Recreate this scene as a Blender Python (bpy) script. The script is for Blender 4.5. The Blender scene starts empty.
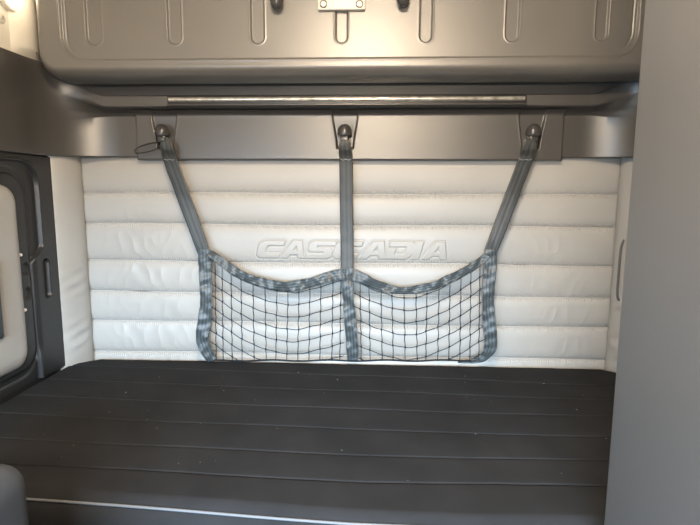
import bpy, bmesh, math, random
import numpy as np
from mathutils import Vector, Matrix
random.seed(7); rng = np.random.default_rng(7)
S = bpy.context.scene
COL = S.collection
PI = math.pi

# ------------------------------------------------------------------ camera
FPX = 520.0
CAM = Vector((0, 0, 1.38))
pit, yaw = math.radians(8.0), math.radians(2.7)
Fv = Vector((-math.sin(yaw)*math.cos(pit), math.cos(yaw)*math.cos(pit), -math.sin(pit)))
Rv = Vector((math.cos(yaw), math.sin(yaw), 0)); Uv = Rv.cross(Fv)
rl_ = math.radians(.27); Rv, Uv = Rv*math.cos(rl_)+Uv*math.sin(rl_), Uv*math.cos(rl_)-Rv*math.sin(rl_)
cd = bpy.data.cameras.new('camera'); cam = bpy.data.objects.new('camera', cd); COL.objects.link(cam)
cam.matrix_world = Matrix((( Rv.x, Uv.x, -Fv.x, CAM.x), (Rv.y, Uv.y, -Fv.y, CAM.y), (Rv.z, Uv.z, -Fv.z, CAM.z), (0,0,0,1)))
cd.sensor_fit = 'HORIZONTAL'; cd.sensor_width = 36; cd.lens = 36*FPX/700; cd.clip_start = .02
S.camera = cam
def ray(px, py): return Fv*FPX + Rv*(px-350) + Uv*(262.5-py)
def atY(px, py, y): r = ray(px, py); return CAM + r*(y/r.y)
def atX(px, py, x): r = ray(px, py); return CAM + r*(x/r.x)

# ------------------------------------------------------------------ materials
def mat(name, col, rough=.5, spec=.5, metal=0., noise=0., nscale=8., bump=0., bscale=300., sheen=0., col2=None, detail=4, coat=0.):
    m = bpy.data.materials.new(name); m.use_nodes = True
    nt = m.node_tree; b = nt.nodes['Principled BSDF']
    b.inputs['Base Color'].default_value = (*col, 1); b.inputs['Roughness'].default_value = rough
    b.inputs['Metallic'].default_value = metal; b.inputs['Specular IOR Level'].default_value = spec
    if sheen: b.inputs['Sheen Weight'].default_value = sheen; b.inputs['Sheen Roughness'].default_value = .5
    if coat: b.inputs['Coat Weight'].default_value = coat; b.inputs['Coat Roughness'].default_value = .15
    tc = nt.nodes.new('ShaderNodeTexCoord')
    if noise or col2:
        n = nt.nodes.new('ShaderNodeTexNoise'); n.inputs['Scale'].default_value = nscale; n.inputs['Detail'].default_value = detail
        nt.links.new(tc.outputs['Object'], n.inputs['Vector'])
        r = nt.nodes.new('ShaderNodeValToRGB'); nt.links.new(n.outputs['Fac'], r.inputs['Fac'])
        r.color_ramp.elements[0].position = .3; r.color_ramp.elements[1].position = .7
        if col2: c0, c1 = col, col2
        else: c0 = [c*(1-noise) for c in col]; c1 = [min(1, c*(1+noise)) for c in col]
        r.color_ramp.elements[0].color = (*c0, 1); r.color_ramp.elements[1].color = (*c1, 1)
        nt.links.new(r.outputs['Color'], b.inputs['Base Color'])
    if bump:
        n = nt.nodes.new('ShaderNodeTexNoise'); n.inputs['Scale'].default_value = bscale; n.inputs['Detail'].default_value = 3
        nt.links.new(tc.outputs['Object'], n.inputs['Vector'])
        bp = nt.nodes.new('ShaderNodeBump'); bp.inputs['Strength'].default_value = bump; bp.inputs['Distance'].default_value = .001
        nt.links.new(n.outputs['Fac'], bp.inputs['Height']); nt.links.new(bp.outputs['Normal'], b.inputs['Normal'])
    return m
M = {}
M['vinyl'] = mat('cream_vinyl', (.36,.345,.32), .42, .45, noise=.03, nscale=5, bump=.25, bscale=700)
M['cream'] = mat('cream_liner', (.70,.66,.58), .6, .3, noise=.03, nscale=6)
M['grey'] = mat('grey_plastic', (.055,.052,.049), .35, .9, noise=.05, nscale=3, bump=.2, bscale=900)
M['bunk'] = mat('grey_moulded_plastic', (.115,.108,.098), .37, 1.0, noise=.07, nscale=4.5, bump=.15, bscale=600)
M['dark'] = mat('charcoal_plastic', (.02,.02,.021), .42, .5, noise=.08, nscale=5, bump=.2, bscale=900)
M['cab'] = mat('grey_cabinet_laminate', (.10,.102,.106), .5, .4, noise=.03, nscale=4, bump=.1, bscale=900)
M['black'] = mat('black_rubber', (.02,.02,.02), .35, .5)
M['hook'] = mat('dark_hook_plastic', (.045,.044,.043), .25, .5)
M['metal'] = mat('brushed_metal', (.62,.6,.56), .32, .5, metal=1., noise=.1, nscale=30)
M['plate'] = mat('pale_painted_metal', (.62,.58,.5), .45, .5)
M['white'] = mat('white_screw_cap', (.8,.8,.78), .4)
M['mattress'] = mat('charcoal_mattress_cloth', (.0215,.0215,.0225), 1.0, .12, noise=.18, nscale=7, bump=.6, bscale=900, sheen=.0, detail=8)
M['piping'] = mat('pale_grey_piping', (.13,.135,.145), .6)
M['seat'] = mat('slate_grey_vinyl', (.032,.035,.040), .6, .4, noise=.08, bump=.3, bscale=500)
M['cord'] = mat('black_net_cord', (.012,.013,.015), .7, .25)
M['floor'] = mat('black_floor_mat', (.03,.03,.032), .7)
M['seamshade'] = mat('black_seam_shade', (.004,.004,.004), .9, .1)  # near-black colour that stands in for shade in the mattress grooves
M['lint'] = mat('pale_lint', (.5,.48,.45), .9)
M['darkline'] = mat('seam_shadow_thread', (.42,.41,.39), .7)
def webbing(name, c0, c1, rough, ribs, metal=0.):
    m = mat(name, c0, rough, .42, metal=metal); nt = m.node_tree; b = nt.nodes['Principled BSDF']
    uv = nt.nodes.new('ShaderNodeUVMap'); sep = nt.nodes.new('ShaderNodeSeparateXYZ'); nt.links.new(uv.outputs['UV'], sep.inputs[0])
    w = nt.nodes.new('ShaderNodeMath'); w.operation = 'MULTIPLY'; w.inputs[1].default_value = ribs*2*PI; nt.links.new(sep.outputs['X'], w.inputs[0])
    s = nt.nodes.new('ShaderNodeMath'); s.operation = 'COSINE'; nt.links.new(w.outputs[0], s.inputs[0])
    w2 = nt.nodes.new('ShaderNodeMath'); w2.operation = 'MULTIPLY'; w2.inputs[1].default_value = 1600; nt.links.new(sep.outputs['Y'], w2.inputs[0])
    s2 = nt.nodes.new('ShaderNodeMath'); s2.operation = 'SINE'; nt.links.new(w2.outputs[0], s2.inputs[0])
    a = nt.nodes.new('ShaderNodeMath'); a.operation = 'MULTIPLY_ADD'; a.inputs[1].default_value = .25; nt.links.new(s2.outputs[0], a.inputs[0]); nt.links.new(s.outputs[0], a.inputs[2])
    r = nt.nodes.new('ShaderNodeMapRange'); r.inputs[1].default_value = -1; r.inputs[2].default_value = 1; nt.links.new(s.outputs[0], r.inputs[0])
    mx = nt.nodes.new('ShaderNodeMix'); mx.data_type = 'RGBA'; nt.links.new(r.outputs[0], mx.inputs['Factor'])
    mx.inputs['A'].default_value = (*c0, 1); mx.inputs['B'].default_value = (*c1, 1); nt.links.new(mx.outputs['Result'], b.inputs['Base Color'])
    bp = nt.nodes.new('ShaderNodeBump'); bp.inputs['Strength'].default_value = .3; bp.inputs['Distance'].default_value = .0006
    nt.links.new(a.outputs[0], bp.inputs['Height']); nt.links.new(bp.outputs['Normal'], b.inputs['Normal'])
    return m
M['strap'] = webbing('dark_grey_strap_webbing', (.026,.029,.029), (.048,.052,.052), .5, 3)
M['web'] = webbing('shiny_slate_webbing', (.032,.039,.041), (.07,.082,.086), .42, 4)
M['stitch'] = mat('strap_stitching', (.30,.32,.33), .6)
def emissive(name, col, st):
    m = mat(name, col, .4); b = m.node_tree.nodes['Principled BSDF']
    b.inputs['Emission Color'].default_value = (*col, 1); b.inputs['Emission Strength'].default_value = st; return m
M['lens'] = emissive('warm_lamp_lens', (1,.86,.62), 1.8)
M['clear'] = mat('clear_strip_lens', (.62,.59,.52), .22, .8, metal=.6, noise=.35, nscale=40)

# ------------------------------------------------------------------ mesh helpers
def link(name, me, m, parent=None, smooth=True):
    o = bpy.data.objects.new(name, me); COL.objects.link(o); me.materials.append(m)
    if smooth: me.polygons.foreach_set('use_smooth', [True]*len(me.polygons))
    if parent: o.parent = parent
    return o
def from_np(name, V, F, m, parent=None, uv=None, smooth=True):
    me = bpy.data.meshes.new(name); V = np.asarray(V, np.float32); F = np.asarray(F, np.int32)
    me.vertices.add(len(V)); me.vertices.foreach_set('co', V.ravel())
    me.loops.add(F.size); me.loops.foreach_set('vertex_index', F.ravel())
    me.polygons.add(len(F)); me.polygons.foreach_set('loop_start', np.arange(len(F), dtype=np.int32)*F.shape[1])
    me.update(calc_edges=True)
    if uv is not None:
        l = me.uv_layers.new(name='UVMap'); l.data.foreach_set('uv', np.asarray(uv, np.float32)[F.ravel()].ravel())
    me.validate(); return link(name, me, m, parent, smooth)
def gridF(nu, nv, flip=False):
    i, j = np.meshgrid(np.arange(nu-1), np.arange(nv-1), indexing='ij')
    a = i*nv+j; F = np.stack([a, a+nv, a+nv+1, a+1], -1).reshape(-1, 4)
    return F[:, ::-1] if flip else F
def bm_obj(name, bm, m, parent=None, smooth=False, autos=35):
    bmesh.ops.recalc_face_normals(bm, faces=bm.faces)
    me = bpy.data.meshes.new(name); 
    if smooth:
        lim = math.radians(autos)
        for e in bm.edges:
            if len(e.link_faces) == 2 and e.calc_face_angle(0) > lim: e.smooth = False
    bm.to_mesh(me); bm.free(); return link(name, me, m, parent, smooth)
def box_bm(x0, x1, y0, y1, z0, z1, bev=0., seg=3, bm=None):
    own = bm is None
    b2 = bmesh.new()
    r = bmesh.ops.create_cube(b2, size=1)
    for v in b2.verts: v.co = Vector(((x0+x1)/2+v.co.x*(x1-x0), (y0+y1)/2+v.co.y*(y1-y0), (z0+z1)/2+v.co.z*(z1-z0)))
    if bev: bmesh.ops.bevel(b2, geom=b2.edges[:], offset=bev, segments=seg, profile=.5, affect='EDGES')
    if own: return b2
    me = bpy.data.meshes.new('t'); b2.to_mesh(me); b2.free(); bm.from_mesh(me); bpy.data.meshes.remove(me); return bm
def box(name, dims, m, parent=None, bev=0., seg=3): return bm_obj(name, box_bm(*dims, bev, seg), m, parent, bool(bev), 50)
def lathe(name, prof, m, parent=None, loc=(0,0,0), axis=(0,0,1), seg=28):
    V = []; n = len(prof)
    for k in range(seg):
        a = 2*PI*k/seg
        for r, h in prof: V.append((r*math.cos(a), r*math.sin(a), h))
    F = [(k*n+j, ((k+1)%seg)*n+j, ((k+1)%seg)*n+j+1, k*n+j+1) for k in range(seg) for j in range(n-1)]
    q = Vector((0,0,1)).rotation_difference(Vector(axis).normalized())
    V = [tuple(q @ Vector(v) + Vector(loc)) for v in V]
    bm = bmesh.new(); vs = [bm.verts.new(v) for v in V]
    for f in F:
        bm.faces.new([vs[i] for i in f])
    bmesh.ops.remove_doubles(bm, verts=bm.verts, dist=1e-6)
    return bm_obj(name, bm, m, parent, True, 45)
def tube_np(P, r, seg=8, closed=False):
    P = [Vector(p) for p in P]; n = len(P); V = []; up = Vector((.13,.31,.94)).normalized()
    for i, p in enumerate(P):
        a = P[(i-1) % n] if closed or i > 0 else p; b = P[(i+1) % n] if closed or i < n-1 else p
        t = (b-a).normalized(); s = t.cross(up)
        if s.length < 1e-3: s = t.cross(Vector((1,0,0)))
        s.normalize(); u = s.cross(t)
        for k in range(seg):
            c = 2*PI*k/seg; V.append(p + (s*math.cos(c)+u*math.sin(c))*r)
    F = []
    for i in range(n if closed else n-1):
        j = (i+1) % n
        for k in range(seg):
            l = (k+1) % seg; F.append((i*seg+k, i*seg+l, j*seg+l, j*seg+k))
    return [tuple(v) for v in V], F
def tubes(name, paths, r, m, parent=None, seg=8, closed=False):
    V = []; F = []
    for P in paths:
        v, f = tube_np(P, r, seg, closed); o = len(V); V += v; F += [tuple(i+o for i in q) for q in f]
    return from_np(name, V, F, m, parent)
def spline(pts, n):
    """Catmull-Rom through points (any dimension)."""
    P = [np.array(p, float) for p in pts]; P = [2*P[0]-P[1]] + P + [2*P[-1]-P[-2]]
    out = []; m = len(P)-3
    for q in np.linspace(0, m, n):
        i = min(int(q), m-1); t = q-i; a, b, c, d = P[i:i+4]
        out.append(.5*((2*b)+(c-a)*t+(2*a-5*b+4*c-d)*t*t+(3*b-a-3*c+d)*t**3))
    return np.array(out)
def ribbon(name, pts, m, parent=None, n=60, nu=9, thick=.0016, wob=0., seed=0, fold=0.):
    """pts: (x, y, z, halfwidth, angle) centre line; the band's face looks at -Y, width across the path; angle twists it."""
    C = spline(pts, n); r = np.random.default_rng(seed); ph = r.uniform(0, 6.28, 6); V = []; uv = []; L = 0
    for i in range(n):
        p = Vector(C[i][:3]); a = Vector(C[max(i-1,0)][:3]); b = Vector(C[min(i+1,n-1)][:3]); t = (b-a).normalized()
        if i: L += (p-Vector(C[i-1][:3])).length
        s = t.cross(Vector((0,-1,0))).normalized(); nn = s.cross(t).normalized()
        if nn.y > 0: nn = -nn
        ang = C[i][4]; s2 = s*math.cos(ang)+nn*math.sin(ang); n2 = nn*math.cos(ang)-s*math.sin(ang)
        for k in range(nu):
            u = k/(nu-1)*2-1
            w = wob*(math.sin(L*105+ph[0]+u*1.0)*math.cos(u*1.2+ph[3]+L*17)+.6*math.sin(L*170+ph[1]-u*1.6)+.6*math.sin(L*48+ph[2]+2.0*u)) if wob else 0
            w += fold*(1-u*u)
            V.append(p + s2*u*C[i][3] + n2*(w+thick/2)); uv.append(((u+1)/2, L))
    N = n*nu; V2 = []
    for i in range(n):
        for k in range(nu):
            v = V[i*nu+k]; V2.append(v + Vector((0, thick, 0)))
    F = gridF(n, nu).tolist(); Fb = [[q+N for q in f[::-1]] for f in F]
    side = []
    for i in range(n-1):
        for k in (0, nu-1):
            a, b = i*nu+k, (i+1)*nu+k; f = [a, b, b+N, a+N]; side.append(f if k else f[::-1])
    for i in (0, n-1):
        for k in range(nu-1):
            a, b = i*nu+k, i*nu+k+1; f = [a, b, b+N, a+N]; side.append(f if i == 0 else f[::-1])
    o = from_np(name, [tuple(v) for v in V+V2], F+Fb+side, m, parent, uv=uv+uv)
    bm = bmesh.new(); bm.from_mesh(o.data); bmesh.ops.recalc_face_normals(bm, faces=bm.faces); bm.to_mesh(o.data); bm.free()
    return o
def empty(name, loc=(0,0,0)):
    o = bpy.data.objects.new(name, None); COL.objects.link(o); o.empty_display_size = .05
    o.location = loc; return o
def adopt(root):
    """children were built in world space: compensate the root's place"""
    for c in root.children: c.matrix_parent_inverse = Matrix.Translation(-root.location)
def tag(o, label, cat, group=None):
    o['label'] = label; o['category'] = cat
    if group: o['group'] = group
    return o
def struct(o): o['kind'] = 'structure'; return o
def sstep(a, b, x): t = np.clip((x-a)/(b-a), 0, 1); return t*t*(3-2*t)
def rrect(x, y, x0, x1, y0, y1, r):
    """signed distance to a rounded rectangle (negative inside)"""
    qx = np.abs(x-(x0+x1)/2)-(x1-x0)/2+r; qy = np.abs(y-(y0+y1)/2)-(y1-y0)/2+r
    return np.hypot(np.maximum(qx,0), np.maximum(qy,0))+np.minimum(np.maximum(qx,qy),0)-r
def vnoise(X, Y, sx, sy, seed):
    r = np.random.default_rng(seed); o = np.zeros_like(X)
    for k in range(7):
        a = r.uniform(.6, 1.5); b = r.uniform(-1, 1); o += np.sin(X*sx*a+Y*sy*b*1.2+r.uniform(0,6.28))*np.sin(Y*sy*a+X*sx*b*.6+r.uniform(0,6.28))
    return o/7
def poly_sd(X, Y, poly):
    P = np.array(poly); d = np.full(X.shape, 1e9); ins = np.zeros(X.shape, bool)
    for i in range(len(P)):
        a, b = P[i], P[(i+1) % len(P)]; e = b-a
        t = np.clip(((X-a[0])*e[0]+(Y-a[1])*e[1])/(e@e), 0, 1)
        d = np.minimum(d, np.hypot(X-a[0]-t*e[0], Y-a[1]-t*e[1]))
        c = (a[1] > Y) != (b[1] > Y)
        with np.errstate(divide='ignore', invalid='ignore'):
            ins ^= c & (X < (b[0]-a[0])*(Y-a[1])/(b[1]-a[1]+1e-12)+a[0])
    return np.where(ins, -d, d)

# ------------------------------------------------------------------ shell
XL, XR, YB = -1.17, .95, 1.95
struct(box('floor', (XL-.05, XR+.05, -2.6, 2.05, -.05, 0), M['floor']))
struct(box('ceiling', (XL-.05, XR+.05, -.65, 2.05, 2.22, 2.27), M['cream']))
struct(box('wall_left', (XL-.05, XL, -.65, 2.05, 0, 2.22), M['cream']))
struct(box('wall_right', (XR, XR+.05, -.65, 2.05, 0, 2.22), M['cream']))
struct(box('trim_6', (XL, XL+.005, .3, 1.94, 0, 1.49), M['dark']))
struct(box('wall_front', (XL, XR, -.65, -.58, 1.47, 2.22), M['cream']))

# ------------------------------------------------------------------ padded back wall with embossed lettering
LX0, LX1, LZ0, LZ1 = -.455, .285, 1.119, 1.190
xs = np.unique(np.concatenate([np.arange(-1.119, LX0-.02, .0014), np.arange(LX0-.02, LX1+.02, .0012), np.arange(LX1+.02, .889, .0014)]))
zs = np.unique(np.concatenate([np.arange(.66, LZ0-.01, .0022), np.arange(LZ0-.01, LZ1+.01, .0012), np.arange(LZ1+.01, 1.52, .0022)]))
xs = xs[np.concatenate([[True], np.diff(xs) > .0009])]; zs = zs[np.concatenate([[True], np.diff(zs) > .0009])]
X, Z = np.meshgrid(xs, zs, indexing='ij')
seams = [.60, .742, .868, .984, 1.104, 1.247, 1.364, 1.52]
H = np.zeros_like(X)
for a, b in zip(seams[:-1], seams[1:]):
    wob = .0025*np.sin(X*5+a*40)
    t = (Z-wob-a)/(b-a); ok = (t >= 0) & (t < 1); tt = np.clip(t, 0, 1)
    H = np.where(ok, .0125*(1-np.abs(2*tt-1)**3.0)**.8 + .002*np.sin(tt*PI), H)
for s in seams[1:-1]:
    dz = Z-(s+.0025*np.sin(X*5+s*40))
    H -= .004*np.exp(-(dz/.0035)**2)
    H += .0014*np.sin(X*2*PI/.0084)*np.exp(-((np.abs(dz)-.009)/.006)**2)
# creases where the vinyl is pulled, strongest towards both ends of the lower channels
endw = np.clip(np.exp(-((X+.86)/.16)**2)+.8*np.exp(-((X-.70)/.17)**2), 0, 1)*sstep(1.42, 1.0, Z)+.05
cr = vnoise(X, Z, 60, 26, 3)
H += endw*.0042*np.abs(cr)*-2.0*np.clip(H/.012, 0, 1)+endw*.002*vnoise(X, Z, 30, 30, 5)
H += .0025*vnoise(X, Z, 6, 9, 8)
H *= sstep(-1.124, -1.097, X)**.6*.92+.08; H *= sstep(.894, .868, X)**.6*.92+.08
def letters():
    C = [(.12,0),(.92,0),(.95,.28),(.42,.28),(.34,.36),(.34,.64),(.42,.72),(1,.72),(1.02,1),(.18,1),(0,.82),(0,.16)]
    A = [(0,0),(.55,1),(.93,1),(1,0),(.73,0),(.73,.2),(.43,.2),(.31,0)]; Ah = [(.53,.42),(.72,.42),(.70,.74)]
    Sx = [(0,0),(.82,0),(.96,.13),(.96,.48),(.86,.61),(.36,.61),(.36,.73),(1,.73),(1,1),(.18,1),(.04,.86),(.04,.5),(.14,.38),(.62,.38),(.62,.27),(0,.27)]
    D = [(.02,1),(.82,1),(1,.85),(1,.32),(.78,0),(0,0),(0,.60),(.3,.60),(.3,.29),(.62,.29),(.68,.4),(.68,.71),(.02,.71)]
    I = [(0,0),(1,0),(1,1),(0,1)]
    spans = [(C,256,281,1,None),(A,279,304,0,Ah),(Sx,305,333,1,None),(C,333,359,1,None),(A,358,386,0,Ah),(D,386,413,1,None),(I,412,420,1,None),(A,421,447,0,Ah)]
    h = LZ1-LZ0-.004; out = []
    for pol, a, b, sl, hole in spans:
        xa, xb = atY(a, 250, YB-.02).x, atY(b, 250, YB-.02).x
        f = lambda p: (xa+p[0]*(xb-xa)+(sl*.018*(p[1]-.2)), LZ0+.002+p[1]*h)
        out.append(([f(p) for p in pol], [f(p) for p in hole] if hole else None))
    return out
reg = (X > LX0-.03) & (X < LX1+.04) & (Z > LZ0-.015) & (Z < LZ1+.015)
Xr, Zr = X[reg], Z[reg]; sd = np.full(Xr.shape, 1.)
for pol, hole in letters():
    d = poly_sd(Xr, Zr, pol)
    if hole: d = np.maximum(d, -poly_sd(Xr, Zr, hole))
    sd = np.minimum(sd, d)
SD = np.ones_like(X); SD[reg] = sd
H +=     .0031*sstep(.0018, -.0024, SD) - .0014*np.exp(-((SD-.004)/.0022)**2)
V = np.stack([X, YB-H, Z], -1).reshape(-1, 3); F = gridF(len(xs), len(zs), True)
fs = SD.reshape(-1)[F].min(1) < .0005
F = F[:, ::-1]
wall = struct(from_np('wall_back', V, F[~fs], M['vinyl']))
def sub(V, F):
    u, inv = np.unique(F, return_inverse=True); return V[u], inv.reshape(F.shape)
v2, f2 = sub(V, F[fs]); from_np('embossed_lettering', v2, f2, M['vinyl'], wall)
box('backing_panel', (XL, XR, YB+.004, YB+.05, 0, 2.2), M['dark'], wall)

# vertical corner bolsters at both ends of the back wall
def bolster(name, x0, y0, x1, y1, seed):
    n, k = 220, 26; V = []
    a = Vector((x0, y0)); b = Vector((x1, y1)); d = b-a; nn = Vector((-d.y, d.x)).normalized()
    if nn.y > 0: nn = -nn
    zz = np.linspace(.66, 1.515, n); r = np.random.default_rng(seed); ph = r.uniform(0, 6, 9)
    for z in zz:
        for j in range(k+1):
            t = j/k; h = .035*(1-abs(2*t-1)**2.6)**.6
            am = sstep(1.3, 1.0, z)*.0013*(1+.8*math.sin(z*31+seed))
            h += am*math.sin(z*75+ph[0]+t*5)*math.sin(PI*t)+am*.8*math.sin(z*133+ph[1]-t*7)*math.sin(PI*t)
            p = a+d*t+nn*h; V.append((p.x, p.y, z))
    o = from_np(name, V, gridF(n, k+1), M['vinyl'])
    bm = bmesh.new(); bm.from_mesh(o.data); bmesh.ops.recalc_face_normals(bm, faces=bm.faces)
    if sum(f.normal.y for f in bm.faces) > 0: bmesh.ops.reverse_faces(bm, faces=bm.faces)
    bm.to_mesh(o.data); bm.free()
    return struct(o)
bolster('trim_1', XL-.002, 1.812, -1.117, YB+.004, 1)
bolster('trim_2', .887, YB+.004, XR+.002, 1.85, 2)

# ------------------------------------------------------------------ swept dark header trim (sides + coved corners + ledge)
def header():
    Pb = [(-.004,1.494),(.031,1.494),(.035,1.498),(.035,1.640),(.048,1.651),(.072,1.658),(.096,1.663),(.101,1.667),(.101,1.700),(.097,1.704),(.095,1.733),(.103,1.738),(.101,1.746)]
    Ps = [(-.004,1.492),(.020,1.492),(.024,1.496),(.030,1.600),(.030,1.650),(.030,1.690),(.031,1.720),(.033,1.745),(.033,1.770),(.032,1.785),(.028,1.803),(.010,1.806),(-.002,1.806)]
    def dense(P, m=4):
        out = []
        for i in range(len(P)-1):
            for q in range(m): t = q/m; out.append((P[i][0]*(1-t)+P[i+1][0]*t, P[i][1]*(1-t)+P[i+1][1]*t))
        return out+[P[-1]]
    Pb, Ps = dense(Pb), dense(Ps); R = .24; path = []
    for y in np.linspace(.93, YB-R, 20)[:-1]: path.append((XL, y, 1, 0, 0))
    for a in np.linspace(0, PI/2, 30): path.append((XL+R-R*math.cos(a), YB-R+R*math.sin(a), math.cos(a), -math.sin(a), sstep(.25, 1.45, a)))
    for x in np.linspace(XL+R, XR-R, 60)[1:-1]: path.append((x, YB, 0, -1, 1))
    for a in np.linspace(0, PI/2, 30): path.append((XR-R+R*math.sin(a), YB-R+R*math.cos(a), -math.sin(a), -math.cos(a), sstep(1.32, .12, a)))
    for y in np.linspace(YB-R, .93, 20)[1:]: path.append((XR, y, -1, 0, 0))
    V = []; 
    for x, y, nx, ny, w in path:
        for (db, zb), (ds, zs_) in zip(Pb, Ps):
            d = db*w+ds*(1-w); z = zb*w+zs_*(1-w); V.append((x+nx*d, y+ny*d, z))
    o = from_np('trim_3', V, gridF(len(path), len(Pb)), M['grey'])
    bm = bmesh.new(); bm.from_mesh(o.data)
    for e in bm.edges:
        if len(e.link_faces) == 2 and e.calc_face_angle(0) > .5: e.smooth = False
    bm.to_mesh(o.data); bm.free()
    return struct(o)
hd = header()
# centre cover with three tapered hook recesses
HX = [atY(164, 130, 1.89).x, atY(345, 130, 1.89).x, atY(532, 130, 1.89).x]
xs = np.arange(-.872, .658, .0022); zs = np.arange(1.4835, 1.6555, .0022)
X, Z = np.meshgrid(xs, zs, indexing='ij'); D = np.full_like(X, .054)
for hx in HX:
    half = .030+(.047-.030)*sstep(1.52, 1.66, Z)
    e = np.abs(X-hx)-half
    inz = sstep(1.520, 1.532, Z)
    D -= .017*sstep(.0015, -.0035, e)*inz*(1-.55*sstep(1.55, 1.655, Z))
    D += .0005*np.exp(-((e-.003)/.003)**2)*inz
edge = np.minimum(np.minimum(X-xs[0], xs[-1]-X), Z-zs[0])
D -= .014*np.clip(1-edge/.004, 0, 1)**2
D += .032*sstep(1.635, 1.66, Z)**2
V = np.stack([X, YB-D, Z], -1).reshape(-1, 3)
struct(from_np('trim_4', V, gridF(len(xs), len(zs)), M['grey']))

# strip light set in the ledge
sx0, sx1 = atY(168, 101, 1.845).x, atY(526, 101, 1.845).x
sl = empty('strip_light', ((sx0+sx1)/2, 1.85, 1.685))
box('bezel', (sx0, sx1, 1.838, 1.862, 1.670, 1.6985), M['dark'], sl, .003)
tb = [((sx0+.006)+(sx1-sx0-.012)*t, 1.8385, 1.6865) for t in np.linspace(0, 1, 60)]
v, f = tube_np(tb, .0075, 12); v = [(a, b*1., c) for a, b, c in v]
lens = from_np('lens', v, f, M['clear'], sl)
box('lower_lip', (sx0-.002, sx1+.002, 1.832, 1.862, 1.6655, 1.671), M['grey'], sl, .002)
adopt(sl)
tag(sl, 'long thin unlit strip light with silvery lens set in the ledge above padded wall', 'strip light')

# ------------------------------------------------------------------ upper bunk folded up against the wall
ub = empty('upper_bunk', (-.09, 1.72, 1.715))
bx0, bx1, bz0, bz1 = -1.100, .905, 1.731, 2.205
xs = np.arange(bx0-.014, bx1+.0141, .0021); zs = np.concatenate([np.arange(bz0-.014, 1.86, .0018), np.arange(1.86, bz1+.014, .0028)])
X, Z = np.meshgrid(xs, zs, indexing='ij'); YF = 1.690
sdo = rrect(X, Z, bx0, bx1, bz0, bz1, .075)
r = .036; t = np.clip(1+sdo/r, 0, 1)
D = YF + .085*(1-np.sqrt(np.clip(1-t**2.2, 0, 1)))
D += np.clip(sdo, 0, .02)*6
sdi = rrect(X, Z, -1.000, .785, 1.787, 2.6, .07)
D -= .035*np.clip(1.787-Z, 0, .035)
D += .007*sstep(.0025, -.0015, sdi) + .006*sstep(-.0115, -.0155, sdi)*0
D += .003*np.exp(-((sdi+.0125)/.0022)**2)*sstep(1.80, 1.84, Z)
D -= .0015*np.exp(-((sdi-.006)/.003)**2)
beads = []
for pa, pb in ((86,101),(168,181),(251,264),(336,347.5),(420,432),(506,519),(596,608)):
    xa, xb = atY(pa, 20, 1.70).x, atY(pb, 20, 1.70).x
    s = rrect(X, Z, xa, xb, 1.833, 2.14, (xb-xa)/2-.001)
    D += .0085*sstep(.0020, -.0020, s); D -= .0012*np.exp(-((s-.0035)/.002)**2)
D += .0022*vnoise(X, Z, 4.5, 8, 21)
# points beyond the outline slide back along it
g = 1e-4
gx = (rrect(X+g, Z, bx0, bx1, bz0, bz1, .075)-rrect(X-g, Z, bx0, bx1, bz0, bz1, .075))/(2*g)
gz = (rrect(X, Z+g, bx0, bx1, bz0, bz1, .075)-rrect(X, Z-g, bx0, bx1, bz0, bz1, .075))/(2*g)
o_ = np.maximum(sdo, 0); V = np.stack([X-gx*o_, np.minimum(D, 1.80), Z-gz*o_], -1).reshape(-1, 3)
from_np('moulded_pan', V, gridF(len(xs), len(zs)), M['bunk'], ub)
lp = bm_obj('latch_plate', box_bm(atY(318,5,1.68).x, atY(365,5,1.68).x, 1.680, 1.700, 1.925, 2.02, .0025), M['plate'], ub, True, 50)
for px in (323.5, 359.5):
    p = atY(px, 4, 1.68); lathe('screw', [(0,.0035),(.0055,.003),(.0075,0),(.0078,-.002)], M['metal'], lp, (p.x, 1.680, p.z), (0,-1,0), 16)
    tubes('screw_seat', [[(p.x+.0105*math.cos(a), 1.6795, p.z+.0105*math.sin(a)) for a in np.linspace(0, 2*PI, 20)[:-1]]], .0016, M['dark'], lp, 6, True)
for px, zt in ((277, 1.922), (403, 1.926)):
    hx = atY(px, 8, 1.665).x; pr = [(0,0),(.008,.001),(.014,.006),(.0185,.014),(.020,.026),(.0185,.05),(.0165,.085),(.016,.12),(.012,.13),(0,.131)]
    h = lathe('latch_knob', pr, M['hook'], ub, (hx, 1.664, zt), (0,0,1), 24)
    box('latch_arm', (hx-.012, hx+.012, 1.668, 1.700, zt+.10, zt+.125), M['dark'], h, .003)
adopt(ub)
tag(ub, 'grey moulded upper bunk pan folded upright with recessed ribs, latch plate and knobs', 'bunk')
# folding straps/cable at the bunk's left end
p0 = atY(40, 38, 1.74); p1 = atY(43, 82, 1.78)
cb = tubes('bunk_cable', [[tuple(v) for v in spline([(p1.x-.006, 1.765, 1.83), (p1.x-.004, 1.775, 1.80), (p1.x, 1.785, 1.77), (p1.x+.004, 1.80, 1.74)], 24)],
       [tuple(v) for v in spline([(p1.x+.004, 1.772, 1.82), (p1.x+.008, 1.785, 1.79), (p1.x+.013, 1.80, 1.765), (p1.x+.017, 1.82, 1.742)], 24)]], .0022, M['grey'])
tag(cb, 'thin grey cable pair hanging at the left end of the folded upper bunk', 'cable')

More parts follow.
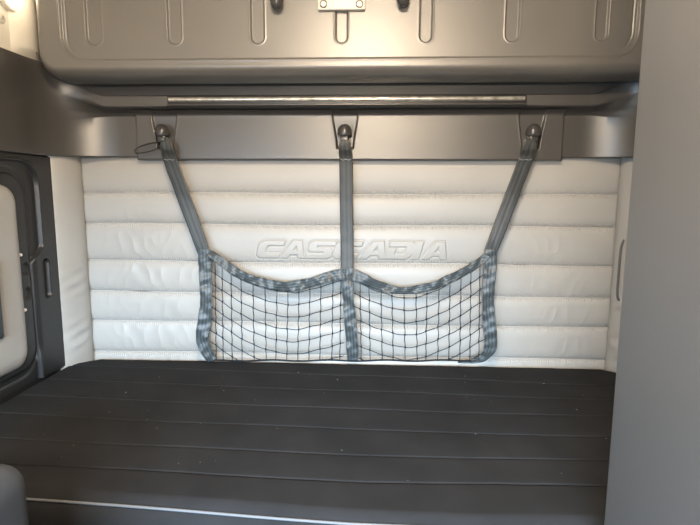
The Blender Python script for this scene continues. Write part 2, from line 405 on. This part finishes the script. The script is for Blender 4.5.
# ------------------------------------------------------------------ coat hooks
def make_hook(hx):
    h = empty('coat_hook', (hx, 1.905, 1.56))
    lathe('knob', [(0,.036),(.006,.0355),(.013,.033),(.020,.026),(.0245,.015),(.0265,.004),(.0255,-.002),(.020,-.005),(.010,-.006),(0,-.006)], M['hook'], h, (hx, 1.872, 1.572), (0,-.18,1), 32)
    bm = box_bm(hx-.014, hx+.014, 1.858, 1.875, 1.545, 1.570, .004); 
    bm_obj('stem', box_bm(hx-.011, hx+.011, 1.862, 1.915, 1.548, 1.570, .004), M['hook'], h, True, 50)
    bm_obj('clip', bm, M['hook'], h, True, 50)
    adopt(h); return h
hk = [make_hook(x) for x in HX]
for h, w in zip(hk, ('left', 'middle', 'right')):
    h['category'] = 'hook'
hk[0]['label'] = 'dark rounded coat hook at left with an elastic cord looped beside the net strap'
hk[1]['label'] = 'dark rounded coat hook in the middle holding the straight vertical strap'
hk[2]['label'] = 'dark rounded coat hook at right holding the strap that leans to the left'
for h in hk: h['group'] = 'coat hooks along the header trim'
# elastic loop on the left hook
lp = [atY(x, y, 1.855 if x > 155 else 1.868) for x, y in ((164,141),(158,142),(148,144),(139,147),(135,150),(136,153),(143,152.5),(152,150.5),(160,147),(165,144.5))]
pts = spline([tuple(p) for p in lp], 50)
ec = tubes('elastic_cord', [[tuple(p) for p in pts]], .0022, M['black'])
tag(ec, 'thin black elastic cord looped around the left coat hook', 'cord')

# ------------------------------------------------------------------ cargo net
net = empty('cargo_net', tuple(atY(348, 359, 1.87)))
def wp(px, py, y, hw=6.4, ang=0.):
    p = atY(px, py, y); return (p.x, p.y, p.z, hw/FPX*y*1.0, ang)
st = [
 [wp(164.5,140,1.853,3.5), wp(165.5,143,1.852,5.5), wp(167,149,1.856,6.7), wp(170.5,161,1.873,6.9), wp(181,190,1.884,6.9), wp(193,222,1.884,6.7,.15), wp(204,253,1.876,6.4)],
 [wp(345,140,1.853,3.5), wp(345,143,1.852,5.4), wp(345,149,1.856,6.6), wp(346,161,1.873,6.6), wp(346.3,200,1.884,6.5), wp(347,240,1.884,6.5), wp(347,272,1.872,6.5)],
 [wp(532,140,1.853,3.5), wp(531,143,1.852,5.5), wp(529,149,1.856,6.7), wp(525,161,1.873,6.9), wp(514,190,1.884,6.9), wp(502,222,1.884,6.7,-.15), wp(490,253,1.876,6.4)]]
for i, s in enumerate(st):
    o = ribbon('strap', s, M['strap'], net, n=70, wob=.0006, seed=i)
    a = Vector(s[2][:3]); b = Vector(s[3][:3]); t = (b-a).normalized(); c = a+(b-a)*.85; sd_ = Vector((1,0,0))
    pa = [tuple(c+Vector((sx*.019, -.0045, 0))+t*dz) for sx, dz in ((-1,0),(-.5,.004),(0,0),(.5,.004),(1,0))]
    tubes('stitching', [pa], .0011, M['stitch'], o, 5)
sides = [
 [wp(204,249,1.870,6.2), wp(204.5,262,1.868,6.4), wp(205.5,280,1.862,6.2,.25), wp(206,300,1.856,6.3,-.1), wp(204.5,320,1.852,6.7,.2), wp(202,338,1.850,6.6), wp(206,350,1.853,6.0,.3), wp(212,361,1.862,4.5)],
 [wp(347,268,1.866,6.3), wp(347.5,282,1.862,6.0,.1), wp(348.5,300,1.856,6.0,-.3), wp(350,318,1.852,6.2,.2), wp(351.5,336,1.852,6.3,-.2), wp(352.5,350,1.855,6.3), wp(352.5,360,1.862,5.5)],
 [wp(490.5,249,1.870,6.2), wp(490.5,262,1.868,6.3), wp(489,280,1.862,6.3,-.2), wp(488,300,1.858,6.2,.2), wp(489,320,1.854,6.3,-.2), wp(490.5,336,1.852,6.6), wp(490,348,1.853,6.6), wp(484,357,1.858,4.4), wp(474,360.8,1.868,2.6), wp(458,361.8,1.876,1.4)]]
for i, s in enumerate(sides): ribbon('upright_webbing', s, M['web'], net, n=110, nu=13, wob=.002, seed=10+i)
tops = [
 [(209,252.5,3.8,.5),(224.7,264,4.6,.3),(240.7,275,5.0,-.1),(263.6,283.3,5.3,.1),(284,286.6,5.7,-.2),(298,285.2,5.5,.2),(311,282.5,5.2,-.2),(323,278.7,5.3,.3),(334,275.5,5.5,.1),(346,273.5,5.8,0)],
 [(348,273.5,5.8,0),(355,275.3,6.0,.2),(374.3,283.9,5.6,-.3),(388,288.4,4.6,.2),(401,290.7,3.8,-.2),(415.4,289.6,4.2,.1),(436,285,4.6,-.2),(447,280,4.6,.2),(459,274.4,4.6,-.2),(477,263.9,4.1,.1),(488,254.5,3.4,.4)]]
for i, s in enumerate(tops):
    ribbon('top_webbing', [wp(a, b, 1.866-.012*math.sin(PI*k/(len(s)-1)), w, an) for k, (a, b, w, an) in enumerate(s)], M['web'], net, n=150, nu=13, wob=.0022, seed=20+i)
def bay(xl, xr, top, verts, nrow, skew):
    """cord mesh hung from the top webbing: sagging rows and near-vertical columns ending at the bottom hem"""
    tp = spline([(a, b+3.5) for a, b, _, _ in top], 200); yb = 361.
    def topy(x): return float(np.interp(x, tp[:,0], tp[:,1]))
    def depth(x, y):
        u = (x-xl)/(xr-xl); v = (y-262)/(yb-262)
        return 1.866-.020*math.sin(PI*min(max(u,0),1))*math.sin(PI*min(max(v,.0),1)*.8+.2)
    paths = []; knots = []
    rows = []; um = skew[5]; RS = np.interp(np.linspace(0, 4, 81), [0,1,2,3,4], [0, um*.5, um, um+(1-um)*.5, 1])
    for k in range(1, nrow+1):
        row = []
        for q in range(49):
            u = q/48; x = xl+(xr-xl)*u
            yl, ym, yr, um = skew[0]+(k-1)*skew[1], skew[2]+(k-1)*12.3, skew[3]+(k-1)*skew[4], skew[5]
            y = float(np.interp(u, RS, spline([(yl,), (ym-(ym-yl)*.30,), (ym,), (ym-(ym-yr)*.36,), (yr,)], 81)[:,0])) + .35*math.sin(u*38+k*2)
            row.append((x, y))
        rows.append(row)
        seg = []
        for x, y in row:
            if y < min(topy(x)-1, 1e9) or y > yb:
                if len(seg) > 1: paths.append(seg)
                seg = []
            else: seg.append(tuple(atY(x, y, depth(x, y))))
        if len(seg) > 1: paths.append(seg)
    for j, x0 in enumerate(verts):
        ys = np.linspace(topy(x0), yb, 26); seg = []
        for y in ys:
            v = (y-ys[0])/(yb-ys[0]); x = x0+  .4*math.sin(y*.42+j*1.7)*math.sin(PI*v)+(-1 if x0 < (xl+xr)/2 else 1)*-1.2*v
            seg.append(tuple(atY(x, y, depth(x, y)-.001)))
        paths.append(seg)
        for row in rows:
            y = float(np.interp(x0, [p[0] for p in row], [p[1] for p in row]))
            if topy(x0)+3 < y < yb-2:
                v = (y-ys[0])/(yb-ys[0]); x = x0+  .4*math.sin(y*.42+j*1.7)*math.sin(PI*v)+(-1 if x0 < (xl+xr)/2 else 1)*-1.2*v
                knots.append(atY(x, y, depth(x, y)-.0005))
    V = []; F = []
    for P in paths:
        v, f = tube_np(P, .00155, 6); o = len(V); V += v; F += [tuple(i+o for i in q) for q in f]
    for kx in knots:
        v, f = tube_np([kx+Vector((0,0,-.0035)), kx+Vector((0,0,-.0015)), kx+Vector((0,0,.0015)), kx+Vector((0,0,.0035))], .0027, 6)
        o = len(V); V += v; F += [tuple(i+o for i in q) for q in f]
    from_np('netting', V, F, M['cord'], net)
bay(210, 344, tops[0], [215,222,231,241,253,265,277,288,299,310,321,333,341], 8, (259, 11.8, 292.5, 279.3, 12.7, .6))
bay(353, 486, tops[1], [360,369,381,392,404,416,427,439,450,461,471,480], 8, (280.4, 12.6, 298, 260, 13, .44))
tubes('bottom_hem', [[tuple(atY(x, 360.5+.6*math.sin(x*.11), 1.868)) for x in np.linspace(210, 484, 60)]], .0034, M['cord'], net, 8)
adopt(net)
tag(net, 'slate grey cargo net with two mesh bays and three straps hanging before the padded wall', 'cargo net')

# ------------------------------------------------------------------ lower bunk mattress
mt = empty('bunk_mattress', (-.1, 1.45, .55))
mx0, mx1, my1 = XL+.007, XR-.006, 1.925
xs = np.linspace(0, 1, 560); ys = np.linspace(0, 1, 760)
U, W = np.meshgrid(xs, ys, indexing='ij')
def front(x): return np.interp(x, [-1.17,-.745,-.4,-.045,.2,.372,.95], [1.037,1.022,1.0,.976,.970,.980,1.005])
X = mx0+(mx1-mx0)*U
back = my1-np.clip((-1.06-X)/.11, 0, 1)*.085-np.clip((X-.85)/.10, 0, 1)*.085
Y = front(X)+(back-front(X))*W
ZT = np.full_like(X, .722)
sy = [1.785, 1.64, 1.497, 1.363, 1.222, 1.104]
dips = np.zeros_like(X)
for k, s0 in enumerate(sy):
    c = s0+.045*np.clip((-.05-X)/1.05, 0, 1.2)**1.2 - .02*np.clip((X-.0)/.7, 0, 1)*np.array([2.0,1.2,.4,.4,-.5,-.8][k]) + .0025*np.sin(X*7+k)
    d = Y-c; dips += -.0075*np.exp(-(d/.0026)**2)-.0010*np.exp(-(np.abs(d)/.016))
ZT += dips
ef = Y-front(X); ZT -= .018*np.clip(1-ef/.028, 0, 1)**2
eb = back-Y; ZT -= .012*np.clip(1-eb/.03, 0, 1)**2
ex = np.minimum(X-mx0, mx1-X); ZT -= .030*np.clip(1-ex/.03, 0, 1)**2
ZT += .0022*vnoise(X, Y, 7, 9, 31)+.0008*vnoise(X, Y, 40, 40, 33)
V = np.stack([X, Y, ZT], -1).reshape(-1, 3)
top = from_np('quilted_top', V, gridF(560, 760), M['mattress'], mt)
seam_paths = []
for k, s0 in enumerate(sy):
    P = []
    for x in np.linspace(mx0+.03, mx1-.03, 150):
        c = s0+.045*np.clip((-.05-x)/1.05, 0, 1.2)**1.2 - .02*np.clip((x-.0)/.7, 0, 1)*np.array([2.0,1.2,.4,.4,-.5,-.8][k]) + .0025*np.sin(x*7+k)
        i = int((x-mx0)/(mx1-mx0)*559); j = int(np.argmin(np.abs(Y[i]-c))); P.append((x, float(c), float(ZT[i, max(j-2,0):j+3].min())+.0036))
    tubes('seam_shade_line', [P], .0017, M['seamshade'], mt, 6)  # black tube laid in each groove to paint the crease's shade
# front, side and back faces as a swept skirt
def skirt(name, pts, parent, bulge=.012):
    V = []; n = len(pts); lv = [(0,0),(.006,.3),(bulge,1),(bulge,3),(.004,5.6),(0,6)]
    P = [Vector(p) for p in pts]
    for i in range(n):
        t = P[min(i+1,n-1)]-P[max(i-1,0)]; t.z = 0; t.normalize(); o = Vector((t.y, -t.x, 0))
        for b, q in lv: V.append(P[i]+o*b+Vector((0,0,-q/6*.145)))
    return from_np(name, [tuple(v) for v in V], gridF(n, len(lv)), M['mattress'], parent)
fx = np.linspace(mx0, mx1, 120)
skirt('mattress_side', [(x, float(front(x)), .704) for x in fx], mt)
tubes('piping', [[(x, float(front(x))-.002, .7055+.001*math.sin(x*9)) for x in np.linspace(mx0+.01, mx1-.01, 140)]], .0032, M['piping'], mt, 8)
box('mattress_core', (mx0+.02, mx1-.02, 1.04, 1.90, .562, .70), M['mattress'], mt)
# skirt sits between the base top and the quilt
adopt(mt)
tag(mt, 'charcoal channel-quilted mattress with pale grey piping on the lower bunk', 'mattress')
bb = box('under_bunk_locker', (XL+.002, XR-.002, 1.02, 1.92, 0, .548), M['dark'], None, .006)
tag(bb, 'dark boxed locker under the lower bunk mattress', 'locker')
# lint specks
V = []; F = []
for k in range(55):
    x = random.uniform(-.9, .7); y = random.uniform(1.06, 1.8); s = random.choice([.0007,.0008,.001,.0011,.0018]) 
    i = min(int((x-mx0)/(mx1-mx0)*559), 558); j = int((y-float(front(x)))/(1.925-float(front(x)))*759); z = float(ZT[i, min(j,759)])+.0010
    a = random.uniform(0, 6.28); o = len(V)
    for q in range(6):
        an = a+q*PI/3; rr = s*random.uniform(.5, 1.2); V.append((x+rr*math.cos(an)*random.choice([1,1.8]), y+rr*math.sin(an), z))
    V.append((x, y, z+s*.6))
    for q in range(6): F.append((o+q, o+(q+1)%6, o+6))
li = from_np('lint', V, F, M['lint']); li['kind'] = 'stuff'
tag(li, 'scattered pale lint specks on the charcoal mattress', 'lint')

# ------------------------------------------------------------------ side hatch on the left wall
def hatch(xw, sgn, label):
    """moulded frame, recess, padded panel; xw = wall plane, sgn = +1 faces +x"""
    e = empty('side_hatch', (xw, 1.45, .75))
    y0, y1, z0, z1 = .95, 1.825, .750, 1.492
    ys = np.arange(y0, y1+.001, .0025); zs = np.arange(z0-.025, z1+.001, .0025)
    Yg, Zg = np.meshgrid(ys, zs, indexing='ij')
    ymax = 1.797-.055*sstep(1.185, 1.125, Zg)          # the rim jogs inwards half way down
    ymax = ymax+.0*Zg
    s1 = rrect(Yg-(ymax-1.797), Zg, 1.00, 1.740, .60, 1.468, .085)
    s2 = rrect(Yg, Zg, 1.04, 1.676, .775, 1.428, .075)
    h = .022+.0*Yg
    h += .0035*np.exp(-((s1-.003)/.0028)**2)
    h -= .013*sstep(.001, -.006, s1)
    h -= .010*np.exp(-((s2-.008)/.010)**2)
    h += .008*sstep(.004, -.003, s2)
    sl = rrect(Yg, Zg, 1.733, 1.768, .995, 1.135, .017)
    h -= .013*sstep(.002, -.004, sl); h += .002*np.exp(-((sl-.003)/.002)**2)
    for zc in (1.115, 1.03):
        q = rrect(Yg, Zg, 1.63, 1.672, zc-.022, zc+.022, .02); h -= .010*sstep(.004, -.010, q)
    q = np.minimum(np.minimum(Yg-y0, y1-Yg), z1-Zg); h -= .015*np.clip(1-q/.006, 0, 1)**2
    V = np.stack([xw+sgn*h, Yg, Zg], -1).reshape(-1, 3); F = gridF(len(ys), len(zs))
    from_np('frame', V, F if sgn > 0 else F[:, ::-1], M['dark'], e)
    # padded panel
    ys = np.arange(1.05, 1.6251, .004); zs = np.arange(.785, 1.4151, .004); Yg, Zg = np.meshgrid(ys, zs, indexing='ij')
    s = rrect(Yg, Zg, 1.06, 1.612, .80, 1.390, .060)
    h = .018+.026*np.sqrt(np.clip(1-np.clip(1+s/.05, 0, 1)**2.2, 0, 1))+.0012*vnoise(Yg, Zg, 18, 22, 44)
    h = np.where(s > 0, .010, h)
    V = np.stack([xw+sgn*h, Yg, Zg], -1).reshape(-1, 3); F = gridF(len(ys), len(zs))
    pp = from_np('padded_panel', V, F if sgn > 0 else F[:, ::-1], M['vinyl'], e)
    for p in (atX(22.5, 255, XL+.03), atX(27, 310, XL+.03)):
        lathe('screw', [(0,.004),(.004,.0035),(.0058,.001),(.006,-.004)], M['white'], e, (xw+sgn*.0235, p.y, p.z), (sgn,0,0), 16)
    box('latch_cover', tuple(sorted((xw+sgn*.03, xw+sgn*.062))) + (1.36, 1.474, .93, 1.17), M['black'], pp, .012, 4)
    for c in pp.children: c.parent = e
    adopt(e)
    tag(e, label, 'hatch'); return e
hatch(XL, 1, 'charcoal framed side hatch with a cream padded panel on the left wall')
# hidden counterpart omitted; the right wall shows a slim moulded edge beside the bolster
ph = [atY(x, y, 1.89) for x, y in ((626,238),(622.5,243),(620.5,252),(618.5,275),(617.3,292),(618,299),(622,302))]
gs = tubes('grab_loop', [[tuple(p) for p in spline([tuple(q) for q in ph], 40)]], .0042, M['cab'])
tag(gs, 'slim grey upright loop beside the right corner bolster, next to the tall cabinet', 'loop')

# upper left: reading light and cap on the cream side wall
p = atX(9, -9, XL)
rl = empty('reading_light', (XL, p.y, p.z))
lathe('bezel', [(.064,0),(.066,.006),(.062,.012),(.056,.013),(.055,.008)], M['plate'], rl, (XL, p.y, p.z), (1,0,0), 36)
lathe('lamp_lens', [(0,.018),(.02,.0175),(.04,.014),(.055,.008)], M['lens'], rl, (XL, p.y, p.z), (1,0,0), 36)
adopt(rl); tag(rl, 'round glowing warm reading light on the cream wall, top left corner', 'light')
p = atX(1, 17, XL)
sc = empty('snap_fastener', (XL, p.y, p.z))
lathe('washer', [(0,.003),(.016,.003),(.019,.001),(.020,-.002),(0,-.002)], M['plate'], sc, (XL, p.y, p.z), (1,0,0), 28)
lathe('stud', [(0,.007),(.004,.006),(.0055,.003)], M['metal'], sc, (XL, p.y, p.z), (1,0,0), 16)
adopt(sc); tag(sc, 'small round pale snap fastener under the glowing reading light', 'fastener')
# soft vertical fold of the liner beside the bunk
ps = []
V = []; n, k = 60, 14
for i in range(n):
    z = 1.812+(2.21-1.812)*i/(n-1)
    for j in range(k+1):
        t = j/k; y = 1.69+.15*t; V.append((XL+.020*math.sin(PI*t)**.7*min(1, (z-1.805)/.03), y, z))
struct(from_np('trim_5', V, gridF(n, k+1), M['cream']))

# ------------------------------------------------------------------ tall cabinet at right
cx = atY(603, 525, .9).x
cab = empty('tall_cabinet', ((cx+XR)/2, .3, 0))
bm_obj('body', box_bm(cx, XR-.002, -.30, .905, 0, 2.215, .012, 4), M['cab'], cab, True, 50)
adopt(cab)
tag(cab, 'tall smooth grey cabinet filling the right edge, standing before the bunk end', 'cabinet')

# ------------------------------------------------------------------ seat backrest, bottom left
sb = empty('seat_backrest', (-.73, .64, 0))
bm = box_bm(-.95, -.505, .56, .71, .40, .984, .04, 6)
o = bm_obj('cushion', bm, M['seat'], sb, True, 60)
box('seat_pedestal', (-.92, -.55, .59, .69, 0, .42), M['dark'], sb, .01)
tubes('piping', [[(-.90, .645, .9845), (-.80, .645, .9850), (-.555, .645, .9845)]], .003, M['piping'], sb, 6)
adopt(sb)
tag(sb, 'rounded slate grey vinyl backrest corner at the bottom left, before the mattress', 'seat back')

# ------------------------------------------------------------------ lamps
def lamp_fixture(name, x0, x1, y0, y1, z0, z1, axis, label):
    e = empty(name, ((x0+x1)/2, (y0+y1)/2, (z0+z1)/2)); box('housing', (x0,x1,y0,y1,z0,z1), M['plate'], e, .006)
    if axis == 'z': box('lens', (x0+.02,x1-.02,y0+.02,y1-.02,z0-.006,z0+.002), M['lens'], e, .002)
    else: box('lens', (x0+.02,x1-.02,y1-.002,y1+.006,z0+.02,z1-.02), M['lens'], e, .002)
    adopt(e); tag(e, label, 'light')
lamp_fixture('ceiling_light', -.20, .10, .21, .39, 2.195, 2.219, 'z', 'rectangular warm ceiling light over the bunk')
lamp_fixture('header_fill_fixture', -.25, .15, -.581, -.555, 1.56, 1.68, 'y', 'added warm fill light on the unseen header opposite the padded wall')  # invented fixture behind the camera, carries the added warm fill
def area(name, loc, target, sx, sy, power, col, spread=180):
    l = bpy.data.lights.new(name, 'AREA'); l.shape = 'RECTANGLE'; l.size = sx; l.size_y = sy; l.energy = power; l.color = col; l.spread = math.radians(spread)
    o = bpy.data.objects.new(name, l); COL.objects.link(o); o.location = loc
    o.rotation_euler = (Vector(target)-Vector(loc)).to_track_quat('-Z', 'Y').to_euler(); return o
area('ceiling_lamp', (-.05, .30, 2.18), (-.05, 1.1, 1.2), .28, .16, 52, (1, .80, .58))
area('header_warm_fill', (-.05, -.54, 1.62), (-.05, 1.9, 1.6), .36, .09, 30, (1, .83, .64))  # added warm fill for the fascia, ledge and upper wall
l = bpy.data.lights.new('reading_lamp', 'POINT'); l.energy = .8; l.color = (1,.82,.58); l.shadow_soft_size = .04
o = bpy.data.objects.new('reading_lamp', l); COL.objects.link(o); o.location = (XL+.07, atX(9,-9,XL).y, atX(9,-9,XL).z)
area('windshield_daylight', (-.15, -2.5, 1.78), (-.1, 1.9, .8), 2.2, .7, 560, (.52, .76, 1.0))
area('side_cool_fill', (-1.2, -1.45, 1.25), (.45, .4, .7), .7, .5, 40, (.62, .80, 1.0))  # unseen source, added to cool the lower cabinet face
w = bpy.data.worlds.new('world'); S.world = w; w.use_nodes = True
w.node_tree.nodes['Background'].inputs['Color'].default_value = (.62,.78,1,1); w.node_tree.nodes['Background'].inputs['Strength'].default_value = .15

vs = S.view_settings; vs.view_transform = 'Standard'; vs.look = 'None'; vs.gamma = 1; vs.exposure = 0
try: vs.use_curve_mapping = False
except Exception: pass
